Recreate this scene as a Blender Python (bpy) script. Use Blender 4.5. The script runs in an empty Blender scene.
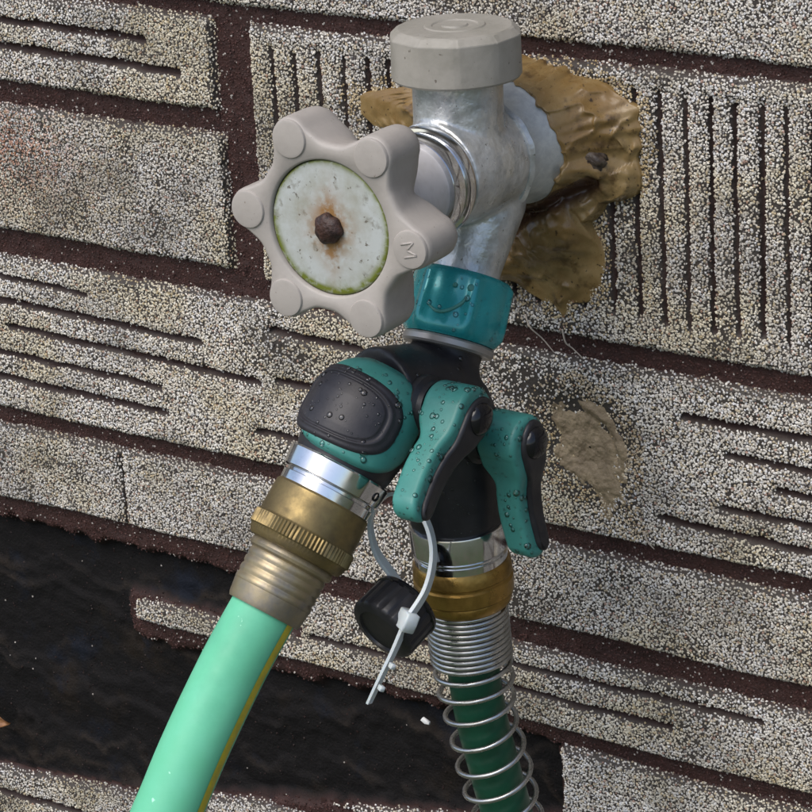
import bpy, math, random
import numpy as np
from mathutils import Vector, Matrix

random.seed(7)
RNG = np.random.default_rng(11)
S = 0.001                                   # everything below is written in millimetres
scene = bpy.context.scene
COL = scene.collection

# ------------------------------------------------------------------ camera
PSI, TH, ROLL = map(math.radians, (37.0, 19.5, -3.0))
DIST = 911.8
cdir = Vector((math.sin(PSI)*math.cos(TH), -math.cos(PSI)*math.cos(TH), math.sin(TH)))
r0 = Vector((math.cos(PSI), math.sin(PSI), 0)); u0 = cdir.cross(r0)
rgt = math.cos(ROLL)*r0 + math.sin(ROLL)*u0
upv = -math.sin(ROLL)*r0 + math.cos(ROLL)*u0
cam_data = bpy.data.cameras.new('camera'); cam = bpy.data.objects.new('camera', cam_data); COL.objects.link(cam)
m = Matrix.Identity(4)
for i in range(3):
    m[i][0] = rgt[i]; m[i][1] = upv[i]; m[i][2] = cdir[i]; m[i][3] = cdir[i]*DIST*S
cam.matrix_world = m
cam_data.sensor_width = 36; cam_data.lens = 3100/812*36
cam_data.clip_start = 0.02; cam_data.clip_end = 300
scene.camera = cam

# ------------------------------------------------------------------ sky, sun, exposure
SUN_EL, SUN_AZ = math.radians(54), math.radians(-12)     # azimuth measured from the wall's outward normal
sun_dir = Vector((math.sin(SUN_AZ)*math.cos(SUN_EL), -math.cos(SUN_AZ)*math.cos(SUN_EL), math.sin(SUN_EL)))
world = bpy.data.worlds.new('World'); scene.world = world; world.use_nodes = True
wn = world.node_tree; bg = wn.nodes['Background']
sky = wn.nodes.new('ShaderNodeTexSky'); sky.sky_type = 'NISHITA'; sky.sun_disc = False
sky.sun_elevation = SUN_EL; sky.sun_rotation = math.atan2(sun_dir.x, sun_dir.y)
sky.air_density = 1.0; sky.dust_density = 2.5; sky.ozone_density = 1.0
wn.links.new(sky.outputs[0], bg.inputs[0]); bg.inputs[1].default_value = 0.125
sd = bpy.data.lights.new('sun', 'SUN'); sd.energy = 1.4; sd.angle = math.radians(48); sd.color = (1, 0.965, 0.90)
sun = bpy.data.objects.new('sun', sd); COL.objects.link(sun)
sun.rotation_euler = sun_dir.to_track_quat('Z', 'Y').to_euler(); sun.location = sun_dir*5
scene.view_settings.view_transform = 'Standard'; scene.view_settings.look = 'None'
scene.view_settings.gamma = 1; scene.view_settings.use_curve_mapping = False
scene.view_settings.exposure = 0.62

# ------------------------------------------------------------------ materials
def mat(name, col, rough=0.5, metal=0.0, spec=0.5, noise=None, bump=None, rvar=0.0, coat=0.0, trans=0.0, ior=1.45, sss=0.0):
    """noise = (scale per metre, colour2, low, high); bump = (scale, strength, distance mm)"""
    mt = bpy.data.materials.new(name); mt.use_nodes = True
    nt = mt.node_tree; b = nt.nodes['Principled BSDF']
    b.inputs['Base Color'].default_value = (*col, 1); b.inputs['Roughness'].default_value = rough
    b.inputs['Metallic'].default_value = metal; b.inputs['Specular IOR Level'].default_value = spec
    b.inputs['Coat Weight'].default_value = coat; b.inputs['Transmission Weight'].default_value = trans
    b.inputs['IOR'].default_value = ior
    if sss: b.inputs['Subsurface Weight'].default_value = sss; b.inputs['Subsurface Radius'].default_value = (0.003, 0.002, 0.001)
    tc = nt.nodes.new('ShaderNodeTexCoord')
    mt['_tc'] = tc.name
    if noise:
        n = nt.nodes.new('ShaderNodeTexNoise'); n.inputs['Scale'].default_value = noise[0]; n.inputs['Detail'].default_value = 6
        n.inputs['Roughness'].default_value = 0.65
        nt.links.new(tc.outputs['Object'], n.inputs['Vector'])
        mr = nt.nodes.new('ShaderNodeMapRange'); mr.inputs[1].default_value = noise[2]; mr.inputs[2].default_value = noise[3]
        nt.links.new(n.outputs['Fac'], mr.inputs[0])
        mx = nt.nodes.new('ShaderNodeMix'); mx.data_type = 'RGBA'; mx.name = 'colmix'
        mx.inputs[6].default_value = (*col, 1); mx.inputs[7].default_value = (*noise[1], 1)
        nt.links.new(mr.outputs[0], mx.inputs[0]); nt.links.new(mx.outputs[2], b.inputs['Base Color'])
    if rvar:
        n2 = nt.nodes.new('ShaderNodeTexNoise'); n2.inputs['Scale'].default_value = 260; n2.inputs['Detail'].default_value = 5
        nt.links.new(tc.outputs['Object'], n2.inputs['Vector'])
        m2 = nt.nodes.new('ShaderNodeMapRange'); m2.inputs[1].default_value = 0.3; m2.inputs[2].default_value = 0.7
        m2.inputs[3].default_value = max(0.02, rough-rvar); m2.inputs[4].default_value = rough+rvar
        nt.links.new(n2.outputs['Fac'], m2.inputs[0]); nt.links.new(m2.outputs[0], b.inputs['Roughness'])
    if bump:
        n3 = nt.nodes.new('ShaderNodeTexNoise'); n3.inputs['Scale'].default_value = bump[0]; n3.inputs['Detail'].default_value = 4
        nt.links.new(tc.outputs['Object'], n3.inputs['Vector'])
        bp = nt.nodes.new('ShaderNodeBump'); bp.inputs['Strength'].default_value = bump[1]; bp.inputs['Distance'].default_value = bump[2]*S
        nt.links.new(n3.outputs['Fac'], bp.inputs['Height']); nt.links.new(bp.outputs[0], b.inputs['Normal'])
    return mt

def nodes_of(mt):
    return mt.node_tree, mt.node_tree.nodes['Principled BSDF'], mt.node_tree.nodes[mt['_tc']]

def overlay(mt, fac_socket, col):
    """mix another colour over the current base colour"""
    nt, b, tc = nodes_of(mt)
    mx = nt.nodes.new('ShaderNodeMix'); mx.data_type = 'RGBA'
    src = b.inputs['Base Color']
    if src.is_linked: nt.links.new(src.links[0].from_socket, mx.inputs[6])
    else: mx.inputs[6].default_value = src.default_value
    mx.inputs[7].default_value = (*col, 1)
    nt.links.new(fac_socket, mx.inputs[0]); nt.links.new(mx.outputs[2], b.inputs['Base Color'])

def noise_fac(mt, scale, lo, hi, detail=5, vec=None, rough=0.6):
    nt, b, tc = nodes_of(mt)
    n = nt.nodes.new('ShaderNodeTexNoise'); n.inputs['Scale'].default_value = scale; n.inputs['Detail'].default_value = detail
    n.inputs['Roughness'].default_value = rough
    nt.links.new(vec or tc.outputs['Object'], n.inputs['Vector'])
    mr = nt.nodes.new('ShaderNodeMapRange'); mr.inputs[1].default_value = lo; mr.inputs[2].default_value = hi
    nt.links.new(n.outputs['Fac'], mr.inputs[0])
    return mr.outputs[0]

def math_node(nt, op, a, b=None, c=None):
    n = nt.nodes.new('ShaderNodeMath'); n.operation = op
    for i, v in enumerate((a, b, c)):
        if v is None: continue
        if isinstance(v, (int, float)): n.inputs[i].default_value = v
        else: nt.links.new(v, n.inputs[i])
    return n.outputs[0]

def attr_fac(mt, name):
    nt, b, tc = nodes_of(mt)
    a = nt.nodes.new('ShaderNodeAttribute'); a.attribute_name = name
    return a.outputs['Fac']

M = {}
M['granule'] = mat('granule', (0.5, 0.5, 0.5), 0.55, spec=0.35)
nt, b, tc = nodes_of(M['granule'])
at = nt.nodes.new('ShaderNodeAttribute'); at.attribute_name = 'Col'; nt.links.new(at.outputs['Color'], b.inputs['Base Color'])

# asphalt body of the siding bricks: dark binder with mineral grains (voronoi cells)
def grain_material(name, dark, lights, bump=0.8):
    mt = mat(name, dark, 0.6, spec=0.3)
    nt, b, tc = nodes_of(mt)
    v = nt.nodes.new('ShaderNodeTexVoronoi'); v.inputs['Scale'].default_value = 900
    nt.links.new(tc.outputs['Object'], v.inputs['Vector'])
    sx = nt.nodes.new('ShaderNodeSeparateColor'); nt.links.new(v.outputs['Color'], sx.inputs[0])
    cr = nt.nodes.new('ShaderNodeValToRGB'); cr.color_ramp.interpolation = 'CONSTANT'
    e = cr.color_ramp.elements
    e[0].position = 0; e[0].color = (*lights[0], 1); e[1].position = 1/len(lights); e[1].color = (*lights[1], 1)
    for i, c in enumerate(lights[2:], 2):
        k = e.new(i/len(lights)); k.color = (*c, 1)
    nt.links.new(sx.outputs[0], cr.inputs[0])
    mr = nt.nodes.new('ShaderNodeMapRange'); mr.inputs[1].default_value = 0.35; mr.inputs[2].default_value = 0.55
    mr.inputs[3].default_value = 0; mr.inputs[4].default_value = 1
    nt.links.new(v.outputs['Distance'], mr.inputs[0])
    mx = nt.nodes.new('ShaderNodeMix'); mx.data_type = 'RGBA'; mx.inputs[7].default_value = (*dark, 1)
    nt.links.new(cr.outputs[0], mx.inputs[6]); nt.links.new(mr.outputs[0], mx.inputs[0]); nt.links.new(mx.outputs[2], b.inputs['Base Color'])
    bp = nt.nodes.new('ShaderNodeBump'); bp.invert = True; bp.inputs['Strength'].default_value = bump; bp.inputs['Distance'].default_value = 0.6*S
    nt.links.new(v.outputs['Distance'], bp.inputs['Height']); nt.links.new(bp.outputs[0], b.inputs['Normal'])
    return mt
WHITES = [(0.52, 0.49, 0.45), (0.42, 0.39, 0.35), (0.36, 0.31, 0.24), (0.54, 0.52, 0.49), (0.28, 0.25, 0.23), (0.46, 0.43, 0.385)]
M['brick_far'] = grain_material('brick_far', (0.03, 0.027, 0.025), WHITES)
M['brick'] = mat('brick_binder', (0.045, 0.039, 0.034), 0.6, spec=0.3, noise=(300, (0.055, 0.046, 0.04), 0.4, 0.7), bump=(900, 0.6, 0.4))
nt, b, tc = nodes_of(M['brick'])
overlay(M['brick'], attr_fac(M['brick'], 'groove'), (0.034, 0.016, 0.014))
M['mortar'] = mat('mortar_bed', (0.046, 0.021, 0.018), 0.65, spec=0.25, noise=(180, (0.022, 0.011, 0.010), 0.35, 0.7), bump=(1100, 0.9, 0.5))
overlay(M['mortar'], attr_fac(M['mortar'], 'torn'), (0.0075, 0.0068, 0.0070))
nt, b, tc = nodes_of(M['mortar'])
fa = math_node(nt, 'MULTIPLY', attr_fac(M['mortar'], 'torn'), noise_fac(M['mortar'], 38, 0.55, 0.75))
overlay(M['mortar'], fa, (0.018, 0.013, 0.009))
overlay(M['mortar'], attr_fac(M['mortar'], 'fray_lit'), (0.026, 0.020, 0.016))  # brown frayed fibre, with light on the torn layer edges painted in
nt.links.new(math_node(nt, 'MULTIPLY_ADD', attr_fac(M['mortar'], 'torn'), 0.2, 0.62), b.inputs['Roughness'])
nt.links.new(math_node(nt, 'MULTIPLY_ADD', attr_fac(M['mortar'], 'torn'), -0.14, 0.3), b.inputs['Specular IOR Level'])
overlay(M['mortar'], math_node(nt, 'MULTIPLY', attr_fac(M['mortar'], 'torn'), noise_fac(M['mortar'], 55, .58, .72)), (0.008, 0.010, 0.016))

BEIGE = (0.375, 0.343, 0.313)
M['beige'] = mat('beige_painted_metal', BEIGE, 0.5, noise=(120, (0.33, 0.30, 0.275), 0.45, 0.75), bump=(700, 0.25, 0.25), rvar=0.12)
overlay(M['beige'], noise_fac(M['beige'], 900, 0.70, 0.76, 2), (0.22, 0.19, 0.16))
M['cap'] = mat('grey_beige_cap', (0.31, 0.29, 0.255), 0.5, noise=(90, (0.235, 0.222, 0.188), 0.4, 0.7), bump=(500, 0.3, 0.3), rvar=0.12)
overlay(M['cap'], noise_fac(M['cap'], 520, 0.68, 0.73, 2), (0.13, 0.11, 0.09))
M['hub'] = mat('hub_plastic', (0.52, 0.5, 0.5), 0.45, noise=(200, (0.43, 0.41, 0.4), 0.45, 0.7))
# dial plate: pale enamel, algae in the rim, rust streak round the screw
M['plate'] = mat('dial_plate', (0.44, 0.465, 0.455), 0.42, noise=(140, (0.33, 0.335, 0.29), 0.42, 0.7), rvar=0.1)
nt, b, tc = nodes_of(M['plate'])
overlay(M['plate'], noise_fac(M['plate'], 600, 0.64, 0.70, 3), (0.12, 0.11, 0.09))
overlay(M['plate'], math_node(nt, 'MULTIPLY', attr_fac(M['plate'], 'algae'), noise_fac(M['plate'], 420, 0.25, 0.5)), (0.13, 0.155, 0.02))
overlay(M['plate'], attr_fac(M['plate'], 'grime'), (0.03, 0.035, 0.012))
overlay(M['plate'], noise_fac(M['plate'], 230, .60, .70, 4), (0.24, 0.24, 0.21))
overlay(M['plate'], math_node(nt, 'MULTIPLY', attr_fac(M['plate'], 'rust'), noise_fac(M['plate'], 380, 0.3, 0.55)), (0.26, 0.14, 0.05))
M['rust'] = mat('rusty_screw', (0.055, 0.025, 0.018), 0.5, noise=(500, (0.02, 0.010, 0.009), 0.4, 0.6), bump=(900, 0.8, 0.6))
M['metal'] = mat('cast_metal', (0.60, 0.615, 0.615), 0.38, metal=0.6, noise=(150, (0.37, 0.385, 0.385), 0.4, 0.66), bump=(330, 0.8, 0.6), rvar=0.14, coat=.3)
M['metal'].node_tree.nodes['Principled BSDF'].inputs['Coat Roughness'].default_value = .12
overlay(M['metal'], noise_fac(M['metal'], 650, 0.69, 0.74, 2), (0.10, 0.09, 0.07))
overlay(M['metal'], noise_fac(M['metal'], 70, .56, .62, 8, rough=.7), (0.60, 0.60, 0.57))
M['zinc'] = mat('zinc_flange', (0.46, 0.50, 0.53), 0.42, metal=0.6, noise=(500, (0.56, 0.60, 0.62), 0.4, 0.65), bump=(900, 0.25, 0.2), rvar=0.1)
M['chrome'] = mat('chrome', (0.72, 0.73, 0.75), 0.13, metal=1.0, rvar=0.08, noise=(150, (0.5, 0.5, 0.5), 0.5, 0.8))
M['dull_ring'] = mat('dull_grey_washer', (0.33, 0.31, 0.29), 0.4, metal=0.6, rvar=0.1)
M['teal_nut'] = mat('teal_anodised', (0.016, 0.25, 0.27), 0.26, metal=0.25, noise=(120, (0.022, 0.30, 0.32), 0.4, 0.7), coat=0.3, rvar=0.06)
M['teal'] = mat('teal_rubber', (0.045, 0.205, 0.178), 0.40, noise=(150, (0.055, 0.24, 0.21), 0.4, 0.7), bump=(2500, 0.08, 0.1))
M['black'] = mat('black_plastic', (0.014, 0.014, 0.017), 0.42, noise=(140, (0.024, 0.023, 0.026), 0.4, 0.7), bump=(1600, 0.12, 0.15), rvar=0.1)
M['pad'] = mat('black_pad', (0.017, 0.016, 0.021), 0.48, noise=(160, (0.03, 0.028, 0.033), 0.4, 0.7), bump=(1800, 0.18, 0.15))
M['gloss'] = mat('glossy_black', (0.008, 0.008, 0.010), 0.14)
M['brass'] = mat('tarnished_brass', (0.25, 0.185, 0.078), 0.48, metal=0.75, noise=(130, (0.135, 0.105, 0.055), 0.35, 0.65), bump=(700, 0.25, 0.2), rvar=0.12)
M['brass_amber'] = mat('amber_brass', (0.38, 0.23, 0.06), 0.34, metal=0.75, noise=(170, (0.20, 0.12, 0.03), 0.4, 0.7), bump=(350, 0.4, 0.5), rvar=0.12)
M['ferrule'] = mat('grey_ferrule', (0.33, 0.27, 0.165), 0.42, metal=0.7, noise=(110, (0.22, 0.20, 0.175), 0.4, 0.65), bump=(500, 0.3, 0.25), rvar=0.1)
M['mint'] = mat('mint_hose', (0.130, 0.50, 0.300), 0.50, spec=.35, noise=(60, (0.150, 0.535, 0.345), 0.4, 0.65), bump=(240, 0.08, 0.3), rvar=.1)
overlay(M['mint'], noise_fac(M['mint'], 22, .52, .70, 6), (0.10, 0.40, 0.25))
overlay(M['mint'], noise_fac(M['mint'], 330, 0.72, 0.76, 2), (0.4, 0.8, 0.6))
M['yellow'] = mat('yellow_stripe', (0.62, 0.49, 0.02), 0.4, noise=(200, (0.42, 0.36, 0.04), 0.4, 0.7))
M['dark_green'] = mat('dark_green_hose', (0.012, 0.085, 0.045), 0.35, noise=(90, (0.010, 0.06, 0.032), 0.4, 0.7), bump=(300, 0.1, 0.3))
M['steel'] = mat('spring_steel', (0.52, 0.52, 0.51), 0.30, metal=0.95, noise=(220, (0.38, 0.37, 0.35), 0.4, 0.7), rvar=0.1)
M['nylon'] = mat('nylon_tie', (0.56, 0.61, 0.63), 0.35, sss=0.3)
M['water'] = mat('water_drop', (1, 1, 1), 0.0, trans=1.0, ior=1.33)
wm = M['water']; nt = wm.node_tree; out = [n for n in nt.nodes if n.type == 'OUTPUT_MATERIAL'][0]
gl = nt.nodes.new('ShaderNodeBsdfGlossy'); gl.inputs['Roughness'].default_value = 0.04
tr = nt.nodes.new('ShaderNodeBsdfTransparent'); fr = nt.nodes.new('ShaderNodeFresnel'); fr.inputs['IOR'].default_value = 1.6
ms_ = nt.nodes.new('ShaderNodeMixShader'); nt.links.new(fr.outputs[0], ms_.inputs[0]); nt.links.new(tr.outputs[0], ms_.inputs[1]); nt.links.new(gl.outputs[0], ms_.inputs[2]); nt.links.new(ms_.outputs[0], out.inputs[0])
M['gunk'] = mat('amber_sealant', (0.185, 0.113, 0.040), 0.32, noise=(70, (0.245, 0.168, 0.072), 0.4, 0.62), bump=(300, 0.25, 0.6), rvar=0.12)
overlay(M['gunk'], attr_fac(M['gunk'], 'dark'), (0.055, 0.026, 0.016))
overlay(M['gunk'], noise_fac(M['gunk'], 120, 0.56, 0.66, 7), (0.085, 0.050, 0.020))
overlay(M['gunk'], noise_fac(M['gunk'], 800, 0.66, 0.70, 2), (0.05, 0.03, 0.015))
M['lump'] = mat('hard_lump', (0.10, 0.075, 0.055), 0.5, noise=(400, (0.045, 0.033, 0.026), 0.4, 0.6), bump=(500, 0.8, 0.8))
M['smear'] = mat('sandy_smear', (0.295, 0.228, 0.142), 0.65, noise=(160, (0.185, 0.138, 0.085), 0.35, 0.65), bump=(700, 0.8, 0.8))
M['leaf'] = mat('dead_leaf', (0.28, 0.13, 0.05), 0.55, noise=(200, (0.16, 0.07, 0.03), 0.4, 0.6))
M['white'] = mat('white_flake', (0.7, 0.7, 0.7), 0.5)
M['root'] = mat('rootlet', (0.42, 0.36, 0.30), 0.6)
M['soil'] = mat('soil', (0.075, 0.07, 0.04), 0.85, noise=(5, (0.05, 0.075, 0.025), 0.4, 0.6), bump=(40, 1.0, 20))

# ------------------------------------------------------------------ mesh helpers (mm)
V = lambda *a: np.array(a, float)
def unit(v): v = np.asarray(v, float); return v/np.linalg.norm(v)
def frame(axis, hint=(0, 0, 1)):
    a = unit(axis); e = np.asarray(hint, float); e = e - a*(e@a)
    if np.linalg.norm(e) < 1e-3: e = V(1, 0, 0) - a*a[0]
    e = unit(e); return a, e, np.cross(a, e)

def thing(name, label, cat, loc, group=None):
    o = bpy.data.objects.new(name, None); COL.objects.link(o); o.location = Vector(loc)*S
    o.empty_display_size = 0.01
    o['label'] = label; o['category'] = cat
    if group: o['group'] = group
    o['_base'] = list(map(float, loc))
    return o
def base_of(o):
    while o.parent: o = o.parent
    return np.array(o['_base'])

def build(name, verts, faces, material, parent=None, smooth=True, attrs=None, autosmooth=None):
    v = np.asarray(verts, float)
    if parent is not None: v = v - base_of(parent)
    me = bpy.data.meshes.new(name)
    if isinstance(faces, np.ndarray):
        k = faces.shape[1]; nf = len(faces)
        me.vertices.add(len(v)); me.vertices.foreach_set('co', (v*S).ravel().astype(np.float32))
        me.loops.add(nf*k); me.loops.foreach_set('vertex_index', faces.ravel().astype(np.int32))
        me.polygons.add(nf); me.polygons.foreach_set('loop_start', np.arange(0, nf*k, k, dtype=np.int32))
        me.update(calc_edges=True)
    else:
        me.from_pydata((v*S).tolist(), [], faces)
    if attrs:
        for an, av in attrs.items():
            av = np.asarray(av, np.float32)
            if av.ndim == 1:
                a = me.attributes.new(an, 'FLOAT', 'POINT'); a.data.foreach_set('value', av)
            else:
                a = me.attributes.new(an, 'FLOAT_COLOR', 'POINT'); a.data.foreach_set('color', av.ravel())
    me.validate(); me.update()
    me.polygons.foreach_set('use_smooth', np.full(len(me.polygons), smooth, dtype=bool))
    if autosmooth is not None and hasattr(me, 'set_sharp_from_angle'):
        me.set_sharp_from_angle(angle=math.radians(autosmooth))
    me.materials.append(M[material] if isinstance(material, str) else material)
    o = bpy.data.objects.new(name, me); COL.objects.link(o)
    if parent is not None: o.parent = parent
    return o

def grid_faces(nu, nv, closed_v=False, closed_u=False):
    i = np.arange(nu if closed_u else nu-1); j = np.arange(nv if closed_v else nv-1)
    I, J = np.meshgrid(i, j, indexing='ij')
    I2, J2 = (I+1) % nu, (J+1) % nv
    return np.stack([I*nv+J, I2*nv+J, I2*nv+J2, I*nv+J2], -1).reshape(-1, 4)

def lathe_geo(org, axis, prof, seg=72, mod=None, hint=(0, 0, 1), caps=True):
    """prof: list of (s, r) along the axis; mod(phi, s, r) -> r"""
    a, e, f = frame(axis, hint); org = np.asarray(org, float)
    ph = np.linspace(0, 2*math.pi, seg, endpoint=False)
    vs = []
    for s, r in prof:
        rr = np.full(seg, float(r)) if mod is None else np.broadcast_to(mod(ph, s, r), (seg,))
        vs.append(org + a*s + (np.cos(ph)[:, None]*e + np.sin(ph)[:, None]*f)*rr[:, None])
    n = len(prof); vs = np.concatenate(vs)
    fs = [list(map(int, q)) for q in grid_faces(n, seg, closed_v=True)]
    if caps:
        fs.append(list(range(seg-1, -1, -1)) if True else [])
        fs.append(list(range((n-1)*seg, n*seg)))
        fs = [q[::-1] for q in fs]
        fs = [q[::-1] for q in fs]
    return vs, fs

def fix_normals(o):
    import bmesh
    bm = bmesh.new(); bm.from_mesh(o.data); bmesh.ops.recalc_face_normals(bm, faces=bm.faces); bm.to_mesh(o.data); bm.free()
    return o

def lathe(name, org, axis, prof, material, parent, seg=72, mod=None, hint=(0, 0, 1), sharp=35):
    v, f = lathe_geo(org, axis, prof, seg, mod, hint)
    o = build(name, v, f, material, parent)
    fix_normals(o); o.data.set_sharp_from_angle(angle=math.radians(sharp))
    return o

def catmull(pts, n=16):
    P = [np.asarray(p, float) for p in pts]
    P = [2*P[0]-P[1]] + P + [2*P[-1]-P[-2]]
    out = []
    for i in range(1, len(P)-2):
        p0, p1, p2, p3 = P[i-1:i+3]
        for t in np.linspace(0, 1, n, endpoint=False):
            out.append(0.5*((2*p1)+(-p0+p2)*t+(2*p0-5*p1+4*p2-p3)*t*t+(-p0+3*p1-3*p2+p3)*t**3))
    out.append(P[-2]); return np.array(out)

def frames_along(path, hint=(1, 0, 0)):
    t = np.gradient(path, axis=0); t /= np.linalg.norm(t, axis=1)[:, None]
    e = np.zeros_like(path); prev = np.asarray(hint, float)
    for i in range(len(path)):
        q = prev - t[i]*(prev@t[i]); e[i] = unit(q); prev = e[i]
    return t, e, np.cross(t, e)

def tube_geo(path, rad, seg=32, hint=(1, 0, 0), prof=None, caps=True):
    """prof: cross-section points (k,2) scaled by rad, default a circle"""
    t, e, f = frames_along(path, hint)
    if prof is None:
        ph = np.linspace(0, 2*math.pi, seg, endpoint=False); prof = np.stack([np.cos(ph), np.sin(ph)], 1)
    seg = len(prof); rad = np.broadcast_to(np.asarray(rad, float), (len(path),))
    v = path[:, None, :] + rad[:, None, None]*(prof[None, :, 0, None]*e[:, None, :] + prof[None, :, 1, None]*f[:, None, :])
    n = len(path); fs = [list(map(int, q)) for q in grid_faces(n, seg, closed_v=True)]
    if caps: fs += [list(range(seg)), list(range((n-1)*seg, n*seg))]
    return v.reshape(-1, 3), fs

def tube(name, path, rad, material, parent, seg=32, hint=(1, 0, 0), prof=None):
    v, f = tube_geo(path, rad, seg, hint, prof); o = build(name, v, f, material, parent); fix_normals(o)
    o.data.set_sharp_from_angle(angle=math.radians(50)); return o

def join_geo(*gs):
    vs, fs, k = [], [], 0
    for v, f in gs:
        vs.append(np.asarray(v)); fs += [[i+k for i in q] for q in f]; k += len(v)
    return np.concatenate(vs), fs

def remeshed(name, geos, material, parent, voxel=0.6, smooth=8):
    """one continuous skin around several overlapping closed solids"""
    v, f = join_geo(*geos)
    tmp = build(name+'_tmp', v, f, material); fix_normals(tmp)
    md = tmp.modifiers.new('r', 'REMESH'); md.mode = 'VOXEL'; md.voxel_size = voxel*S; md.use_smooth_shade = True
    ms = tmp.modifiers.new('s', 'SMOOTH'); ms.factor = 0.5; ms.iterations = smooth
    dg = bpy.context.evaluated_depsgraph_get()
    me = bpy.data.meshes.new_from_object(tmp.evaluated_get(dg))
    n = len(me.vertices); co = np.empty(n*3, np.float32); me.vertices.foreach_get('co', co)
    if parent is not None: co = (co.reshape(-1, 3) - base_of(parent)*S).ravel().astype(np.float32)
    me.vertices.foreach_set('co', co); me.update()
    me.polygons.foreach_set('use_smooth', np.ones(len(me.polygons), dtype=bool))
    me.materials.clear(); me.materials.append(M[material]); me.name = name
    bpy.data.objects.remove(tmp, do_unlink=True)
    o = bpy.data.objects.new(name, me); COL.objects.link(o); o.parent = parent
    return o

def prism_geo(outline, org, ex, ey, ez, z0, z1, bevel=1.0, steps=3, spine=False):
    """solid with the given 2-D outline (ex, ey) from z0 to z1 along ez, with rounded rims"""
    O = np.asarray(outline, float); n = len(O)
    d1 = np.roll(O, -1, 0)-O; d0 = O-np.roll(O, 1, 0)
    nn = np.stack([(d1+d0)[:, 1], -(d1+d0)[:, 0]], 1); nn /= np.linalg.norm(nn, axis=1)[:, None]+1e-9
    area = 0.5*np.sum(O[:, 0]*np.roll(O[:, 1], -1)-np.roll(O[:, 0], -1)*O[:, 1])
    if area < 0: nn = -nn
    layers = []
    for k in range(steps+1):
        t = k/steps*math.pi/2
        layers.append((z0+bevel*(1-math.sin(t)), bevel*(1-math.cos(t)+0)))
    lay = [(z0+bevel*(1-math.sin(k/steps*math.pi/2)), bevel*(1-math.cos(k/steps*math.pi/2))) for k in range(steps, -1, -1)]
    lay = lay + [(z1-(z-z0), ins) for z, ins in lay[::-1]]
    lay = [(z, ins, 1.0) for z, ins in lay]
    if spine:
        lay = [(lay[0][0], bevel, k) for k in (0.0, .35, .7)]+lay+[(lay[-1][0], bevel, k) for k in (.7, .35, 0.0)]
    vs = []
    for z, ins, kx in lay:
        q = (O - nn*ins)*np.array([kx, 1.0])
        vs.append(np.asarray(org)+q[:, :1]*ex+q[:, 1:]*ey+z*np.asarray(ez))
    L = len(lay); fs = [list(map(int, q)) for q in grid_faces(L, n, closed_v=True)]
    if not spine: fs += [list(range(n)), list(range((L-1)*n, L*n))]
    return np.concatenate(vs), fs

# vectorised value noise
def _hash(ix, iy, seed):
    h = (ix.astype(np.int64)*374761393 + iy.astype(np.int64)*668265263 + seed*974634777) & 0xffffffff
    h = ((h ^ (h >> 13))*1274126177) & 0xffffffff
    return ((h ^ (h >> 16)) & 0xffff)/65535.0
def vnoise(x, y, seed=0):
    ix = np.floor(x); iy = np.floor(y); fx = x-ix; fy = y-iy
    fx = fx*fx*(3-2*fx); fy = fy*fy*(3-2*fy)
    a = _hash(ix, iy, seed); b_ = _hash(ix+1, iy, seed); c = _hash(ix, iy+1, seed); d = _hash(ix+1, iy+1, seed)
    return (a*(1-fx)+b_*fx)*(1-fy)+(c*(1-fx)+d*fx)*fy
def fbm(x, y, seed=0, oct=3):
    s = 0; w = 0.5
    for k in range(oct): s = s+w*vnoise(x*2**k, y*2**k, seed+k*17); w *= 0.5
    return s/(1-0.5**oct)
def sstep(a, b_, x):
    t = np.clip((x-a)/(b_-a), 0, 1); return t*t*(3-2*t)

# ------------------------------------------------------------------ ground and wall
GZ = -560.0
gnd = build('ground', [(-6e4, -6e4, GZ), (6e4, -6e4, GZ), (6e4, 6e4, GZ), (-6e4, 6e4, GZ)], [[0, 1, 2, 3]], 'soil')
gnd['kind'] = 'structure'

wall = thing('siding_wall', 'asphalt siding wall pressed as pale granulated bricks with maroon joints, torn black at the bottom', 'wall', (0, 0, GZ))

TORN = np.array([(-260, -68), (-110, -68.3), (-62.6, -68), (-45.2, -73), (-40, -97.5), (6.9, -97), (52.1, -98), (51.5, -121), (20.1, -129), (-50.4, -141), (-125.8, -157), (-183.4, -163), (-260, -170)])
def in_poly(x, z, poly):
    ins = np.zeros(x.shape, bool); n = len(poly)
    for i in range(n):
        x1, z1 = poly[i]; x2, z2 = poly[(i+1) % n]
        c = ((z1 > z) != (z2 > z)) & (x < (x2-x1)*(z-z1)/(z2-z1+1e-12)+x1)
        ins ^= c
    return ins
def torn_amount(x, z):
    xx = x+3*(fbm(x*.2, z*.2, 5)-.5)*2; zz = z+2.2*(fbm(x*.2, z*.2, 9)-.5)*2
    t = in_poly(xx, zz, TORN)
    keep = (xx > -117) & (xx < -40) & (zz < -83) & (zz > -99.5)
    return (t & ~keep).astype(float)
def torn_line(x):
    return np.interp(x, [-260, -183, -126, -50, 20, 51], [-168, -162, -157, -142, -129, -122])

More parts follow.
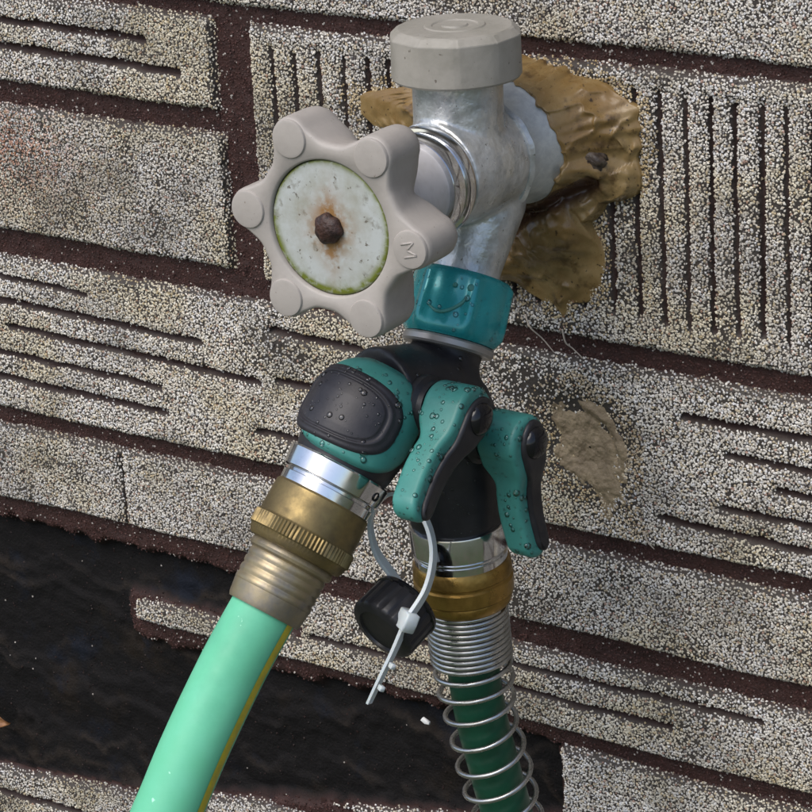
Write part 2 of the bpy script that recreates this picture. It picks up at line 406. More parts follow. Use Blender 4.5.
GX0, GX1, GZ0, GZ1 = -236, 186, -236, 172
xs = np.arange(GX0, GX1+.1, 1.0); zs = np.arange(GZ0, GZ1+.1, 1.0)
XX, ZZ = np.meshgrid(xs, zs, indexing='ij')
TT = torn_amount(XX, ZZ)
TT2 = TT.copy()
for ax in (0, 1):
    TT2 = (np.roll(TT2, 1, ax)+TT2+np.roll(TT2, -1, ax))/3
rag = (fbm(XX*.06, ZZ*.06, 40, 4)-.5)*26+(fbm(XX*.5, ZZ*.5, 41, 2)-.5)*2.5
lay = np.zeros_like(XX); fray_lit = np.zeros_like(XX)
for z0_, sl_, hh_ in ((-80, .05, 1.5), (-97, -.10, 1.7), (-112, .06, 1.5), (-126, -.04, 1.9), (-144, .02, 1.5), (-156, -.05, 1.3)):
    q_ = z0_+sl_*(XX+100)+rag-ZZ; fray_lit = np.maximum(fray_lit, np.exp(-((q_-1.2)/1.3)**2)*sstep(.35, .7, fbm(XX*.05, ZZ*.05, 71)))  # edge tint mask: frayed fibre plus the light painted along each layer edge
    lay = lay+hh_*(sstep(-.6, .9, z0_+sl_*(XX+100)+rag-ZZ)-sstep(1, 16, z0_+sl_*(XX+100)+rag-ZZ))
hh = (fbm(XX*.35, ZZ*.35, 3)-.5)*0.9 + TT2*(-4.2+lay*.6+(fbm(XX*.02, ZZ*.035, 77, 3)-.5)*3.0+(fbm(XX*.15, ZZ*.5, 78, 2)-.5)*.35)
# a faint raised seam along the middle of each wide joint
seam = np.exp(-((XX+56.5-ZZ*0)/0.6)**2)*(ZZ > 30)*(ZZ < 120)
hh = hh - seam*0.9
gv = np.stack([XX, -hh, ZZ], -1).reshape(-1, 3)
bed = build('mortar_bed', gv, grid_faces(len(xs), len(zs))[:, ::-1].copy(), 'mortar', wall, True, {'torn': TT2.ravel(), 'fray_lit': (fray_lit*TT2*(.4+.6*fbm(XX*.6, ZZ*.6, 72))).ravel()})
# plain sheathing round and behind the bed, out past the picture
M['far_siding'] = grain_material('far_siding', (0.03, 0.02, 0.018), [(0.06, 0.035, 0.03), (0.05, 0.03, 0.026), (0.08, 0.05, 0.04)])
bv, bf = [], []
for x0, x1, z0, z1 in ((-1800, GX0, GZ, 1900), (GX1, 1800, GZ, 1900), (GX0, GX1, GZ1, 1900), (GX0, GX1, GZ, GZ0)):
    k = len(bv); bv += [(x0, 0, z0), (x1, 0, z0), (x1, 0, z1), (x0, 0, z1), (x0, 20, z0), (x1, 20, z0), (x1, 20, z1), (x0, 20, z1)]
    bf += [[k, k+1, k+2, k+3], [k+5, k+4, k+7, k+6]]
sheath = build('sheathing', bv, bf, 'far_siding', wall, False)

OCT = np.array([(1, 0, 0), (-1, 0, 0), (0, 1, 0), (0, -1, 0), (0, 0, 1), (0, 0, -1)], float)
OCTF = np.array([(0, 2, 4), (2, 1, 4), (1, 3, 4), (3, 0, 4), (2, 0, 5), (1, 2, 5), (3, 1, 5), (0, 3, 5)])
PAL = np.array([(0.56, 0.53, 0.485), (0.47, 0.44, 0.395), (0.40, 0.36, 0.31), (0.40, 0.335, 0.24), (0.32, 0.29, 0.26), (0.52, 0.51, 0.51), (0.06, 0.05, 0.05), (0.30, 0.20, 0.16), (0.16, 0.15, 0.15)])
PALW = np.array([.27, .23, .15, .09, .07, .14, .02, .03, .03])
def rand_rot(n):
    q = RNG.normal(size=(n, 4)); q /= np.linalg.norm(q, axis=1)[:, None]; w, x, y, z = q.T
    return np.stack([np.stack([1-2*(y*y+z*z), 2*(x*y-z*w), 2*(x*z+y*w)], -1),
                     np.stack([2*(x*y+z*w), 1-2*(x*x+z*z), 2*(y*z-x*w)], -1),
                     np.stack([2*(x*z-y*w), 2*(y*z+x*w), 1-2*(x*x+y*y)], -1)], 1)
def granules(name, cen, rad, col, parent):
    n = len(cen); R = rand_rot(n)
    base = OCT[None]*RNG.uniform(.65, 1.2, (n, 6, 1))*rad[:, None, None]
    v = np.einsum('nij,nkj->nki', R, base); v[..., 1] *= 0.62
    v = (v+cen[:, None, :]).reshape(-1, 3)
    f = (OCTF[None]+np.arange(n)[:, None, None]*6).reshape(-1, 3)
    c4 = np.concatenate([np.repeat(col, 6, 0), np.ones((n*6, 1))], 1)
    o = build(name, v, f, 'granule', parent, False, {'Col': c4}); o['kind'] = 'stuff'
    return o

def in_view(x, z):
    """the stretch of wall that gets real grains: the picture and some way round it"""
    top = 118+(x+149)*0.085+14; bot = -182+(x+186)*0.262-14
    return (x > -205) & (x < 158) & (z < top) & (z > bot)

GUNK = [(30, 112), (48, 111), (58, 109), (68, 107), (76, 104.5), (84, 100), (86, 88), (83, 76), (74, 72), (70, 64.5), (73.5, 58), (71.5, 48), (64, 43), (61, 41), (59, 35.5), (55.5, 40), (46, 42), (36, 46.5), (31, 56), (22, 70), (9, 84), (-4, 84.5), (-10, 88), (-9, 94), (9, 98.5), (20, 104)]
SMEAR = [(48, 3), (50, 12), (55, 16), (62, 17.5), (70, 15.5), (77, 10), (81, 3), (81, -5), (79, -11), (82, -20), (74, -23), (66, -18), (58, -12), (50, -8)]
BARE = [(63, 3, 14, 12, 1.0), (70, -12, 9, 8, .6), (46, 18, 10, 7, .7), (38, -52, 16, 7, .45), (42, 30, 8, 5, .6), (-42, 12, 14, 8, .45), (-38, -22, 16, 6, .4), (60, 34, 12, 5, .35), (30, 45, 10, 8, .6)]
def brick(x0, x1, z0, z1, grooves=(), ledges=(), mask=None, seed=0, fine=True, parent=wall, hbase=2.7, dent=False):
    if fine: z0, z1, x0, x1 = z0-.5, z1+.7, x0-.4, x1+.4
    def hfun(x, z):
        j = (fbm(x*.45, z*.45, seed+1)-.5)*2.0
        jj = (fbm(x*.03, z*.03, seed+4)-.5)*1.6
        d = np.minimum(np.minimum(x-x0, x1-x), np.minimum(z-z0, z1-z)+jj)
        if mask is not None: d = np.minimum(d, mask(x, z)+j*.8)
        d = d+j*.45
        h = (hbase+.35)*sstep(-.4, 1.9, d)-.35
        h = h+(fbm(x*.045, z*.06, seed+6)-.5)*1.0*sstep(0, 3, d)
        g = np.zeros_like(x); soft = np.zeros_like(x)
        for (xa, za, xb, zb, w) in grooves:
            wv = (fbm(x*.10+xa, z*.10, seed+8)-.5)*1.3
            px, pz = x-xa, z-za+wv*(abs(xb-xa) > abs(zb-za)); px = px+wv*.22*(abs(xb-xa) <= abs(zb-za))
            L2 = (xb-xa)**2+(zb-za)**2; t = np.clip((px*(xb-xa)+pz*(zb-za))/L2, 0, 1)
            dist = np.hypot(px-t*(xb-xa), pz-t*(zb-za))+j*.13
            w = w*1.12
            g = np.maximum(g, 1-sstep(w*.42, w*.42+.55, dist))
            soft = np.maximum(soft, 1-sstep(.5, 3.2, dist))
        if dent: h = h-2.3*np.exp(-(((x-63)/13.5)**2+((z-3)/12.5)**2)**1.6)
        for (zl, dep) in ledges:
            h = h-dep*np.exp(-((z-zl+jj)/.9)**2)
        return h-.75*soft*(1-g)-g*(hbase-.1), g, d
    step = 0.9 if fine else 4.0
    xs = np.arange(x0-2, x1+2+step, step); zs = np.arange(z0-2, z1+2+step, step)
    if not fine:
        xs = np.unique(np.concatenate([[x0-1, x0, x0+1, x0+2.2], np.arange(x0+5, x1-4, 9), [x1-2.2, x1-1, x1, x1+1]]))
        zs = np.unique(np.concatenate([[z0-1, z0, z0+1, z0+2.2], np.arange(z0+5, z1-4, 6), [z1-2.2, z1-1, z1, z1+1]]))
    X_, Z_ = np.meshgrid(xs, zs, indexing='ij')
    H, Gv, Dm = hfun(X_, Z_)
    f = grid_faces(len(xs), len(zs))[:, ::-1]
    hm = Dm.ravel()[f].max(1); f = f[hm > -.6].copy()
    used = np.unique(f); remap = np.zeros(len(xs)*len(zs), int); remap[used] = np.arange(len(used))
    v = np.stack([X_, -H, Z_], -1).reshape(-1, 3)[used]
    o = build('brick', v, remap[f], 'brick' if fine else 'brick_far', parent, True, {'groove': np.maximum(Gv, sstep(.6, .1, Dm)).ravel()[used]})
    if not fine: return o
    sp = 0.72
    gx, gz = np.meshgrid(np.arange(x0-1.6, x1+1.6, sp), np.arange(z0-1.8, z1+1.8, sp*.9), indexing='ij')
    gx = gx.ravel()+RNG.uniform(-.5, .5, gx.size)*sp; gz = gz.ravel()+RNG.uniform(-.5, .5, gz.size)*sp
    iv = in_view(gx, gz); k = iv | (RNG.random(len(gx)) < .42); gx, gz, iv = gx[k], gz[k], iv[k]
    if not len(gx): return o
    h, g, d = hfun(gx, gz)
    p = 1.0-0.30*sstep(.55, .8, fbm(gx*.09, gz*.09, seed+21))
    for bx, bz, rx, rz, am in BARE:
        p = p-am*np.exp(-(((gx-bx)/rx)**2+((gz-bz)/rz)**2)*1.2)
    p = np.where(d < 0, p*.35, p)*np.where(g > .3, .04, 1)
    k = (RNG.random(len(gx)) < p) & (d > -.5)
    gx, gz, h, iv = gx[k], gz[k], h[k], iv[k]; n = len(gx)
    rad = RNG.uniform(.36, .62, n)*np.where(iv, 1, 1.45)
    idx = RNG.choice(len(PAL), n, p=PALW/PALW.sum())
    col = PAL[idx]*RNG.uniform(.82, 1.1, (n, 1))
    dirt = sstep(.45, .75, fbm(gx*.035, gz*.05, 300, 3))[:, None]
    col = col*(1-dirt*(1-np.array([.93, .89, .76])))
    dk = sstep(.45, .75, fbm(gx*.045, gz*.07, 333, 4))[:, None]; col = col*(1-.30*dk)*1.2*(.9+.2*((seed*37) % 11)/10)
    pink = (np.exp(-((gx+150)/28)**2-((gz-62)/16)**2)*(RNG.random(n) < .42))[:, None]
    col = col*(1-pink*(1-np.array([.95, .58, .46])))
    for poly_, tint, gap in ((GUNK, (.78, .66, .45), 2.5), (SMEAR, (.86, .76, .60), 4.5)):
        q = np.array(poly_, float); c_ = q.mean(0); near = in_poly(gx, gz, c_+(q-c_)*(1+gap/22))
        near = near & (RNG.random(n) < .3+.6*fbm(gx*.2, gz*.2, 717)); col[near] = col[near]*np.array(tint)
    granules('granules', np.stack([gx, -(h+rad*.15), gz], 1), rad, np.clip(col, 0, .9), o)
    return o

VG = [-40.3, -31.9, -23.1, -14.2, -6, 1.8, 10, 18, 26, 34, 42, 50, 57.5, 65.5, 75, 83.6, 91.3, 99, 106.7, 114.4, 122.1, 129.8, 137.6, 145.4, 153, 161, 169]
rv = random.Random(3)
B_ = []
B_.append(brick(-96, 176, 116, 158, seed=1))
B_.append(brick(-197, -63, 83.2, 110.8, [(-200, 103.8, -89.5, 102, 2.0), (-200, 96, -76.5, 93.3, 2.1)], seed=2))
B_.append(brick(-226, -61.3, 34.3, 75, ledges=[(66, .55)], seed=3))
B_.append(brick(-48.8, 163, 32, 110, [(x, 40+rv.uniform(-1, 1.5), x+rv.uniform(-.4, .4), 103.5+rv.uniform(-.6, .6), rv.uniform(.8, 1.1)) for x in VG], ledges=[(105.2, .45)], seed=4))
B_.append(brick(-204, 181, -26.8, 24.6, [(-200, 20, -122, 17.2, 1.3), (-200, 11, -76, 8.7, 1.7), (-156, 1.6, -54, -.7, 1.7), (-200, -7.2, -94, -8.8, 1.6), (-200, -16.3, -92, -16.8, 1.7),
    (-47, 16.9, -14, 16.2, 1.9), (-46, 1, -10, 1, 1.8), (-55, -16.7, -30, -16.9, 1.5), (97, 14, 182, 14.2, 1.7), (111, 5.4, 182, 5.0, 1.5), (126, -2.5, 182, -3.5, 1.4), (109, -10.6, 182, -12, 1.6), (89, -17.6, 182, -19, 1.7)], ledges=[(21.5, .3)], seed=5, dent=True))
B_.append(brick(-229, 151, -59, -33.2, [(-113, -35, -112.6, -58, .35)], ledges=[(-41, .4)], seed=6))
B_.append(brick(-118, 172, -91.6, -67.6, [(-20, -75, 120, -72.8, 1.4), (-40, -82, 90, -82, 1.4)], mask=lambda x, z: np.maximum(x+44, np.minimum(x+113, -84.5-z)), seed=7))
B_.append(brick(-100, 148, -139, -97.8, mask=lambda x, z: np.maximum(x-51.7, torn_line(x)-z), ledges=[(-107, .4)], seed=8))
B_.append(brick(-232, 70, -188, -146.5, [(-200, -171, -120, -170, 1.8), (-90, -158, 0, -157, 1.8)], mask=lambda x, z: torn_line(x)-z, seed=9))
B_.append(brick(78, 182, -188, -146.5, seed=10))
B_.append(brick(-232, -103, 118, 158, seed=11))
# courses that carry on past the picture
ENDS = {116: (-232, 176), 83.2: (-197, 163), 34.3: (-226, 163), -26.8: (-204, 181), -59: (-229, 151), -91.6: (-232, 172), -97.8: (-232, 148), -139: (-232, 148)}
rows_out = [(-540, -508), (-500, -460), (-452, -412), (-404, -378), (-370, -326), (-318, -284), (-276, -246), (-238, -196), (-188, -146.5), (-139, -97.8), (-91.6, -67.6), (-59, -33.2), (-26.8, 24.6), (34.3, 75), (83.2, 110.8), (116, 158), (166, 206), (214, 240), (248, 300), (308, 350), (358, 390), (398, 446), (454, 500)]
for ri, (z0, z1) in enumerate(rows_out):
    inner = z0 > -190 and z1 < 160
    xl, xr = ENDS.get(z0, (-232, 182))
    x = -660+rv.uniform(0, 90)
    while x < 640:
        L = rv.uniform(150, 250); xe = x+L
        if inner and x < xl-8 and xe > xl-38: xe = xl-8
        if inner and xl-8 <= x < xr+8: x = xr+8; continue
        if xe-x > 30: brick(x, xe, z0, z1, seed=100+ri*13+int(x), fine=False)
        x = xe+8
# fine maroon grit and a few stray pale grains lodged in the joints
nj = 190000
gx = RNG.uniform(-205, 158, nj); gz = RNG.uniform(-185, 150, nj)
rects = [(-232, -63, 83.2, 110.8), (-232, -61.3, 34.3, 75), (-48.8, 182, 32, 110), (-232, 182, -26.8, 24.6), (-232, 182, -59, -33.2), (-44, 182, -91.6, -67.6), (51.7, 182, -139, -97.8), (-96, 182, 116, 158)]
k = in_view(gx, gz)
for x0, x1, z0, z1 in rects: k &= ~((gx > x0) & (gx < x1) & (gz > z0) & (gz < z1))
gx, gz = gx[k], gz[k]
tt = torn_amount(gx, gz)
k = RNG.random(len(gx)) < np.where(tt > .5, .03, .75); gx, gz, tt = gx[k], gz[k], tt[k]
iy = np.clip(np.round(gx-GX0).astype(int), 0, hh.shape[0]-1); iz = np.clip(np.round(gz-GZ0).astype(int), 0, hh.shape[1]-1)
h = hh[iy, iz]; n = len(gx)
rad = RNG.uniform(.26, .52, n)
col = np.array([.054, .024, .021])*RNG.uniform(.5, 1.5, (n, 1))
wht = RNG.random(n) < np.where(tt > .5, .03, .045+.08*(fbm(gx*.08, gz*.08, 66) > .6)); col[wht] = np.array([.42, .38, .35])*RNG.uniform(.6, 1.1, (wht.sum(), 1))
col[(tt > .5) & ~wht] *= .3
granules('joint_grit', np.stack([gx, -(h+rad*.1), gz], 1), rad, col, bed)

# ------------------------------------------------------------------ patches stuck to the wall
def patch_geo(poly, cen, hf, nr=46, na=150):
    poly = np.array(poly, float); cx, cz = cen
    ang = np.linspace(0, 2*math.pi, na, endpoint=False); R = np.zeros(na)
    for i, a in enumerate(ang):
        dx, dz = math.cos(a), math.sin(a); best = 0
        for (x1, z1), (x2, z2) in zip(poly, np.roll(poly, -1, 0)):
            ex, ez = x2-x1, z2-z1; den = dx*ez-dz*ex
            if abs(den) < 1e-9: continue
            t = ((x1-cx)*ez-(z1-cz)*ex)/den; s = ((x1-cx)*dz-(z1-cz)*dx)/den
            if t > 0 and -1e-6 <= s <= 1+1e-6: best = max(best, t)
        R[i] = best
    R = R*(1+.05*(vnoise(ang*6, ang*0, 3)-.5)*2)+(vnoise(ang*14, ang*0, 8)-.5)*1.6
    rho = np.linspace(0.02, 1, nr)
    A, K = np.meshgrid(ang, rho); RR = R[None, :]*K
    x = cx+np.cos(A)*RR; z = cz+np.sin(A)*RR
    return x, z, K, RR
def patch(name, poly, cen, hf, material, nr=60, na=200, attr=None, parent=None):
    x, z, K, RR = patch_geo(poly, cen, hf, nr, na)
    h = hf(x, z, K, RR)
    h = np.where(K > .985, np.minimum(h, 1.2), h)
    v = np.stack([x, -h, z], -1).reshape(-1, 3)
    f = grid_faces(nr, na, closed_v=True)[:, ::-1].copy()
    o = build(name, v, f, material, parent, True, {'dark': attr(x, z).ravel()} if attr else None)
    fix_normals(o)
    return o
PIPE = np.array([53.3, 89.7])
def fold_line(x, z):          # the dark slit under the pipe
    xa, za, xb, zb = 40, 61.5, 73, 79
    L2 = (xb-xa)**2+(zb-za)**2; t = np.clip(((x-xa)*(xb-xa)+(z-za)*(zb-za))/L2, 0, 1)
    return np.hypot(x-xa-t*(xb-xa), z-za-t*(zb-za))
def gunk_skirt(nr=80, na=320):
    x, z, K, RR = patch_geo(GUNK, PIPE, None, nr, na)
    ang = np.linspace(0, 2*math.pi, na, endpoint=False)
    xo, zo = x[-1], z[-1]
    hi = np.interp((np.degrees(ang)+180) % 360-180, [-180, -90, -74, -30, -14, 2, 30, 48, 65, 87, 120, 180], [17, 16.5, 16.2, 19, 17, 18.7, 20.5, 20.5, 19.7, 17.3, 17, 17])-1.0+(fbm(np.cos(ang)*3+9, np.sin(ang)*3+9, 430, 3)-.5)*2.4+(vnoise(ang*9, ang*0, 431)-.5)*1.4
    ri = np.interp(hi, [6, 11, 15, 19, 23], [19.5, 18.6, 17.4, 15.8, 14.4])+.3
    xi, zi = PIPE[0]+np.cos(ang)*ri, PIPE[1]+np.sin(ang)*ri
    t = np.linspace(0, 1, nr)[:, None]
    X_ = xi+(xo-xi)*t; Z_ = zi+(zo-zi)*t
    rid = 1-np.abs(fbm(X_*.10+Z_*.05, Z_*.10-X_*.05, 400, 3)*2-1)
    edge = sstep(1.0, .86, t)*sstep(0, .1, t)
    ex_ = 1.7-.85*np.exp(-((((np.degrees(ang)+180) % 360-180)-60)/45)**2)
    h = 2.9+(hi-2.9)*(1-t)**ex_+edge*(rid**6*1.5+(fbm(X_*.16, Z_*.16, 410)-.5)*1.6+(fbm(X_*.6, Z_*.6, 411)-.5)*.5+.2)
    fl = fold_line(X_, Z_); above = Z_ > 61.5+(X_-40)*.53
    h = h-edge*4.5*np.exp(-(fl/2.2)**2)+edge*2.6*np.exp(-((fl-5)/2.6)**2)*above
    h = h+edge*3.0*np.exp(-((fl-9)/5)**2)*(~above)
    h = h+6*np.exp(-((X_-35)/8)**2-((Z_-50)/8)**2)*sstep(1.0, .93, t)
    h = np.maximum(h, 2.75-.9*sstep(.75, 1, t)*fbm(X_*.45, Z_*.45, 440)*2); h[-1] = 1.2
    h[-2] = np.minimum(h[-2], 4.2+3*np.exp(-((X_[-2]-35)/9)**2-((Z_[-2]-50)/9)**2))
    first = np.stack([PIPE[0]+np.cos(ang)*(ri-1.2), -(hi-1.0), PIPE[1]+np.sin(ang)*(ri-1.2)], -1)[None]
    v = np.concatenate([first, np.stack([X_, -h, Z_], -1)], 0)
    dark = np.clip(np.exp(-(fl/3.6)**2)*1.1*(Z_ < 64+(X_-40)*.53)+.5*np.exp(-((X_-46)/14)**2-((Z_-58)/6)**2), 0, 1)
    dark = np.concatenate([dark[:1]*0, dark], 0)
    o = build('sealant_patch', v.reshape(-1, 3), [list(map(int, q)) for q in grid_faces(nr+1, na, closed_v=True)], 'gunk', None, True, {'dark': dark.ravel()})
    return fix_normals(o)
gunk = gunk_skirt()
gunk['label'] = 'peeling amber brown sealant smeared on the wall around the faucet pipe'; gunk['category'] = 'sealant'
def lump_geo():
    ph = np.linspace(0, 2*math.pi, 28, endpoint=False); th = np.linspace(.05, math.pi-.05, 14)
    T_, P_ = np.meshgrid(th, ph, indexing='ij')
    r = 1+.35*(fbm(P_*2.2, T_*3, 91)-.5)*2
    x = np.sin(T_)*np.cos(P_)*5.4*r; y = np.cos(T_)*3.0*r; z = np.sin(T_)*np.sin(P_)*3.6*r
    a = -.45; X2 = x*math.cos(a)-z*math.sin(a); Z2 = x*math.sin(a)+z*math.cos(a)
    return np.stack([73+X2, -9.3+y, 86.5+Z2], -1).reshape(-1, 3), [list(map(int, q)) for q in grid_faces(14, 28, closed_v=True)]
lv, lf = lump_geo()
gunk['_base'] = [0, 0, 0]
lump = build('hardened_lump', lv, lf, 'lump', gunk); fix_normals(lump)

def smear_h(x, z, K, RR):
    h = 2.75-2.3*np.exp(-(((x-63)/13.5)**2+((z-3)/12.5)**2)**1.6)+(fbm(x*.2, z*.2, 500)-.5)*1.3+(fbm(x*.7, z*.7, 505)-.5)*.7
    arc = np.hypot(x-60, z+5); cut = sstep(56, 66, x)*sstep(-12, 0, z)
    h = h+cut*(.8*np.exp(-((arc-17)/1.5)**2)-.6*np.exp(-((arc-14.6)/1.0)**2))
    return h+.45-1.3*sstep(.5, 1.0, K)+(fbm(x*.35, z*.35, 520)-.5)*1.3*sstep(.45, .95, K)
sm = patch('dried_mud_smear', SMEAR, (65, -1), smear_h, 'smear', 60, 180)
sm['label'] = 'sandy tan dried smear with a curved crease on the bricks beside the teal levers'; sm['category'] = 'smear'

# ------------------------------------------------------------------ faucet
FB = V(53.3, -41, 89.7)
fau = thing('outdoor_faucet', 'grey metal outdoor faucet with a beige six-lobed handle and ribbed cap', 'faucet', (53.3, -3, 89.7))
hax = unit(V(57.0, -104, 89.3)-FB)
zax = V(0, 0, 1); nax = V(0, -1, 0)
tilt = math.radians(29); aax = V(0, -math.sin(tilt), -math.cos(tilt))
TC = V(53.3, -45.6, 51.3)
remeshed('body', [
    lathe_geo(V(53.3, -22, 89.7), nax, [(0, 12.5), (6, 14.2), (9, 15.2), (24, 15.2), (29, 14.6), (32, 14.6)]),
    lathe_geo(FB, zax, [(-6, 11), (2, 12.8), (12, 12.1), (20, 12.0), (25, 12.0)]),
    lathe_geo(TC-aax*38, aax, [(0, 10.5), (8, 11.4), (18, 10.2), (26, 9.2), (38, 9.2)]),
], 'metal', fau, .6, 6)
lathe('flange', V(53.3, 0, 89.7), nax, [(-2, 10), (15.2, 10), (15.4, 16.6), (16, 17.0), (19, 15.8), (23, 14.4), (26, 13.6), (29, 13.4)], 'zinc', fau, hint=(0, 0, 1))
lathe('collar_ridge', V(53.3, -28, 89.7), nax, [(0, 13), (.3, 15.4), (1.4, 16.1), (2.6, 15.4), (3, 13)], 'metal', fau, mod=lambda p, s, r: r+.25*np.sin(p*5+1)+.18*np.sin(p*13))
def capmod(p, s, r):
    if s < 1 or s > 13.2: return np.full_like(p, r)
    k = (p*10/(2*math.pi)) % 1
    fc = math.cos(math.pi/10)/np.cos(((p+.3) % (math.pi/5))-math.pi/10)
    return r*(.25+.75*fc/.975)*(1-.012*np.exp(-((k-.5)/.04)**2))
capz = FB+zax*24.2
lathe('cap', capz, zax, [(0, 15), (0, 16.8), (.6, 17.2), (11.2, 17.4), (11.5, 17.3), (13.1, 15.6), (13.4, 14.9), (13.5, 12), (13.5, 8.2), (13.8, 7.8), (13.8, 6.2), (13.5, 5.8), (13.5, 3.6), (13.9, 3.2), (13.9, .2)], 'cap', fau, 200, capmod, sharp=16)
bon = FB+hax*14
lathe('bonnet_ring', bon, hax, [(0, 13.5), (2, 14.6), (3.4, 15.0), (4.8, 14.6), (5.0, 13.6), (6.2, 13.5), (6.4, 14.0), (9.4, 14.0), (10.6, 13.3), (11, 11)], 'chrome', fau, 96)
lathe('stem_hub', bon, hax, [(9, 11.8), (16, 12.4), (24, 12.8), (36, 13.2), (37, 10)], 'hub', fau, 96)
HC = V(57.0, -104, 89.3)
e1 = unit(V(0.99, 0.05, -0.10)-hax*(V(0.99, .05, -.1)@hax)); e2 = np.cross(hax, e1)
NS = 216
phs = np.linspace(0, 2*math.pi, NS, endpoint=False)
def hand_outline(scale=1.0, val=21.9, rho=5.5, kk=.9):
    dl = np.abs((phs+math.pi/6) % (math.pi/3)-math.pi/6)
    dm = math.asin(rho/24.3)*.93
    lob = 24.3*np.cos(dl)+np.sqrt(np.maximum(rho**2-(24.3*np.sin(dl))**2, 0))
    lm_ = 24.3*math.cos(dm)+math.sqrt(rho**2-(24.3*math.sin(dm))**2)
    lob = np.where(dl > dm, lm_-(dl-dm)*27, lob)
    return np.log(np.exp(kk*(lob-20))+np.exp(kk*(val-20)))/kk*scale+20*scale
def ring3(r, s, org=HC):
    r = np.broadcast_to(r, phs.shape)
    return org + hax*s + (np.cos(phs)*r)[:, None]*e1 + (np.sin(phs)*r)[:, None]*e2
o_ = hand_outline()
layers = [(np.full(NS, 17.6), -1.6), (np.full(NS, 17.7), -.5), (np.full(NS, 18.2), 0.0), (o_-1.3, 0), (o_-.55, -.25), (o_-.12, -.9), (o_, -2), (hand_outline(1, 21.3, 5.5), -6), (hand_outline(1, 20.4, 5.5), -10.5),
          (hand_outline(.992, 19.0, 5.5), -13), (hand_outline(.972, 18.4, 5.4), -14.6), (hand_outline(.94, 17.6, 5.3), -15.6), (hand_outline(.89, 16.8, 5.1), -16.1), (np.full(NS, 14.5), -16.6), (np.full(NS, 11), -16.8)]
hv = np.concatenate([ring3(r, s) for r, s in layers])
hf = [list(map(int, q)) for q in grid_faces(len(layers), NS, closed_v=True)]
handle = build('handle', hv, hf, 'beige', fau); fix_normals(handle); handle.data.set_sharp_from_angle(angle=math.radians(50))
# dial plate with its own attributes
rr = np.array([.01, 3, 5, 7, 9, 11, 13, 15, 16, 16.6, 17.1, 17.5, 17.7])
pv = np.concatenate([ring3(r, -1.0+.25*(1-(r/17.7)**2)-(.5 if r > 17.2 else 0)) for r in rr])
lx = np.concatenate([np.cos(phs)*r for r in rr]); ly = np.concatenate([np.sin(phs)*r for r in rr])
wz = pv[:, 2]-HC[2]
rad_ = np.hypot(lx, ly)
alg = sstep(15.4, 16.9, rad_)*(.35+.65*sstep(.35, .6, fbm(lx*.25, ly*.25, 600)))*np.clip(.75-wz/17*.45, .25, 1)
alg = np.clip(alg+.8*sstep(13.8, 16.6, rad_)*sstep(-9, -15, wz)*sstep(.35, .6, fbm(lx*.4, ly*.4, 610)), 0, 1)
alg = np.clip(alg+.9*sstep(16.5, 17.0, rad_)+.8*sstep(14.6, 16.8, rad_)*sstep(0, 6, -(wz*.8+(pv[:, 0]-HC[0])*.25))*fbm(lx*.35, ly*.35, 620), 0, 1)
rst = np.clip(np.exp(-(rad_/6.2)**2)*1.2+.9*np.exp(-((pv[:, 0]-HC[0])/2.6)**2)*np.exp(-((wz+1)/10)**2), 0, 1)
plate = build('dial_plate', pv, [list(map(int, q)) for q in grid_faces(len(rr), NS, closed_v=True)], 'plate', handle, True, {'algae': alg, 'rust': rst, 'grime': sstep(17.15, 17.45, rad_)}); fix_normals(plate)
v1, f1 = lathe_geo(HC-hax*1.0, hax, [(0, 3.9), (1.4, 3.9), (2.3, 3.3), (2.9, 1.8), (3.0, .1)], 36, lambda p, s, r: r*(1+.05*np.sin(3*p)+.05*np.sin(7*p+1)))
scr = build('screw', v1, f1, 'rust', handle); fix_normals(scr)
for k in range(6):
    a = k*math.pi/3; c0 = HC+24.3*(math.cos(a)*e1+math.sin(a)*e2)
    lathe('lobe_button', c0, hax, [(-.6, 5.0), (.15, 5.0), (.55, 4.75), (.7, 4.2), (.7, .1)], 'beige', handle, 40)
# raised letter M on the lobe beside the outlet
c0 = HC+24.3*e1+hax*.65
mu = unit(V(1, 0, .25)-hax*(V(1, 0, .25)@hax)); mr = np.cross(mu, hax)
gm = []
for (xa, ya), (xb, yb) in (((-1.7, -1.9), (-1.7, 1.9)), ((-1.7, 1.9), (0, -.6)), ((0, -.6), (1.7, 1.9)), ((1.7, 1.9), (1.7, -1.9))):
    p0 = c0+mr*xa+mu*ya; p1 = c0+mr*xb+mu*yb
    gm.append(tube_geo(np.linspace(p0, p1, 4), .30, 10))
mv, mf = join_geo(*gm); lm = build('letter_mark', mv, mf, 'beige', handle); fix_normals(lm)

# ------------------------------------------------------------------ hose splitter
spl = thing('hose_splitter', 'wet teal and black two-way hose splitter with two lever handles', 'hose splitter', tuple(TC))
NUTPH = 2.57
def nutmod(p, s, r):
    k = np.abs(np.cos(3*p+NUTPH))**14
    return r + .95*k*(1 if -8.4 < s < 8 else .4)
lathe('coupling_nut', TC, aax, [(-9.2, 9.8), (-9.2, 11.6), (-8.4, 12.6), (-7.2, 13.1), (0, 13.4), (4, 13.5), (6.4, 13.3), (8, 12.8), (8.8, 12.0), (8.8, 9)], 'teal_nut', spl, 144, nutmod)
nv = np.array(cdir)-aax*(np.array(cdir)@aax); nv = unit(nv); nu = np.cross(aax, nv)
if nu@np.array(rgt) < 0: nu = -nu
def on_nut(a, s_, r_=13.55): a = math.radians(a); return TC+aax*s_+(nv*math.cos(a)+nu*math.sin(a))*r_
arc_ = catmull([on_nut(-34, 2.2), on_nut(-22, 3.4), on_nut(-10, 2.6), on_nut(2, .2), on_nut(7, -2)], 8)
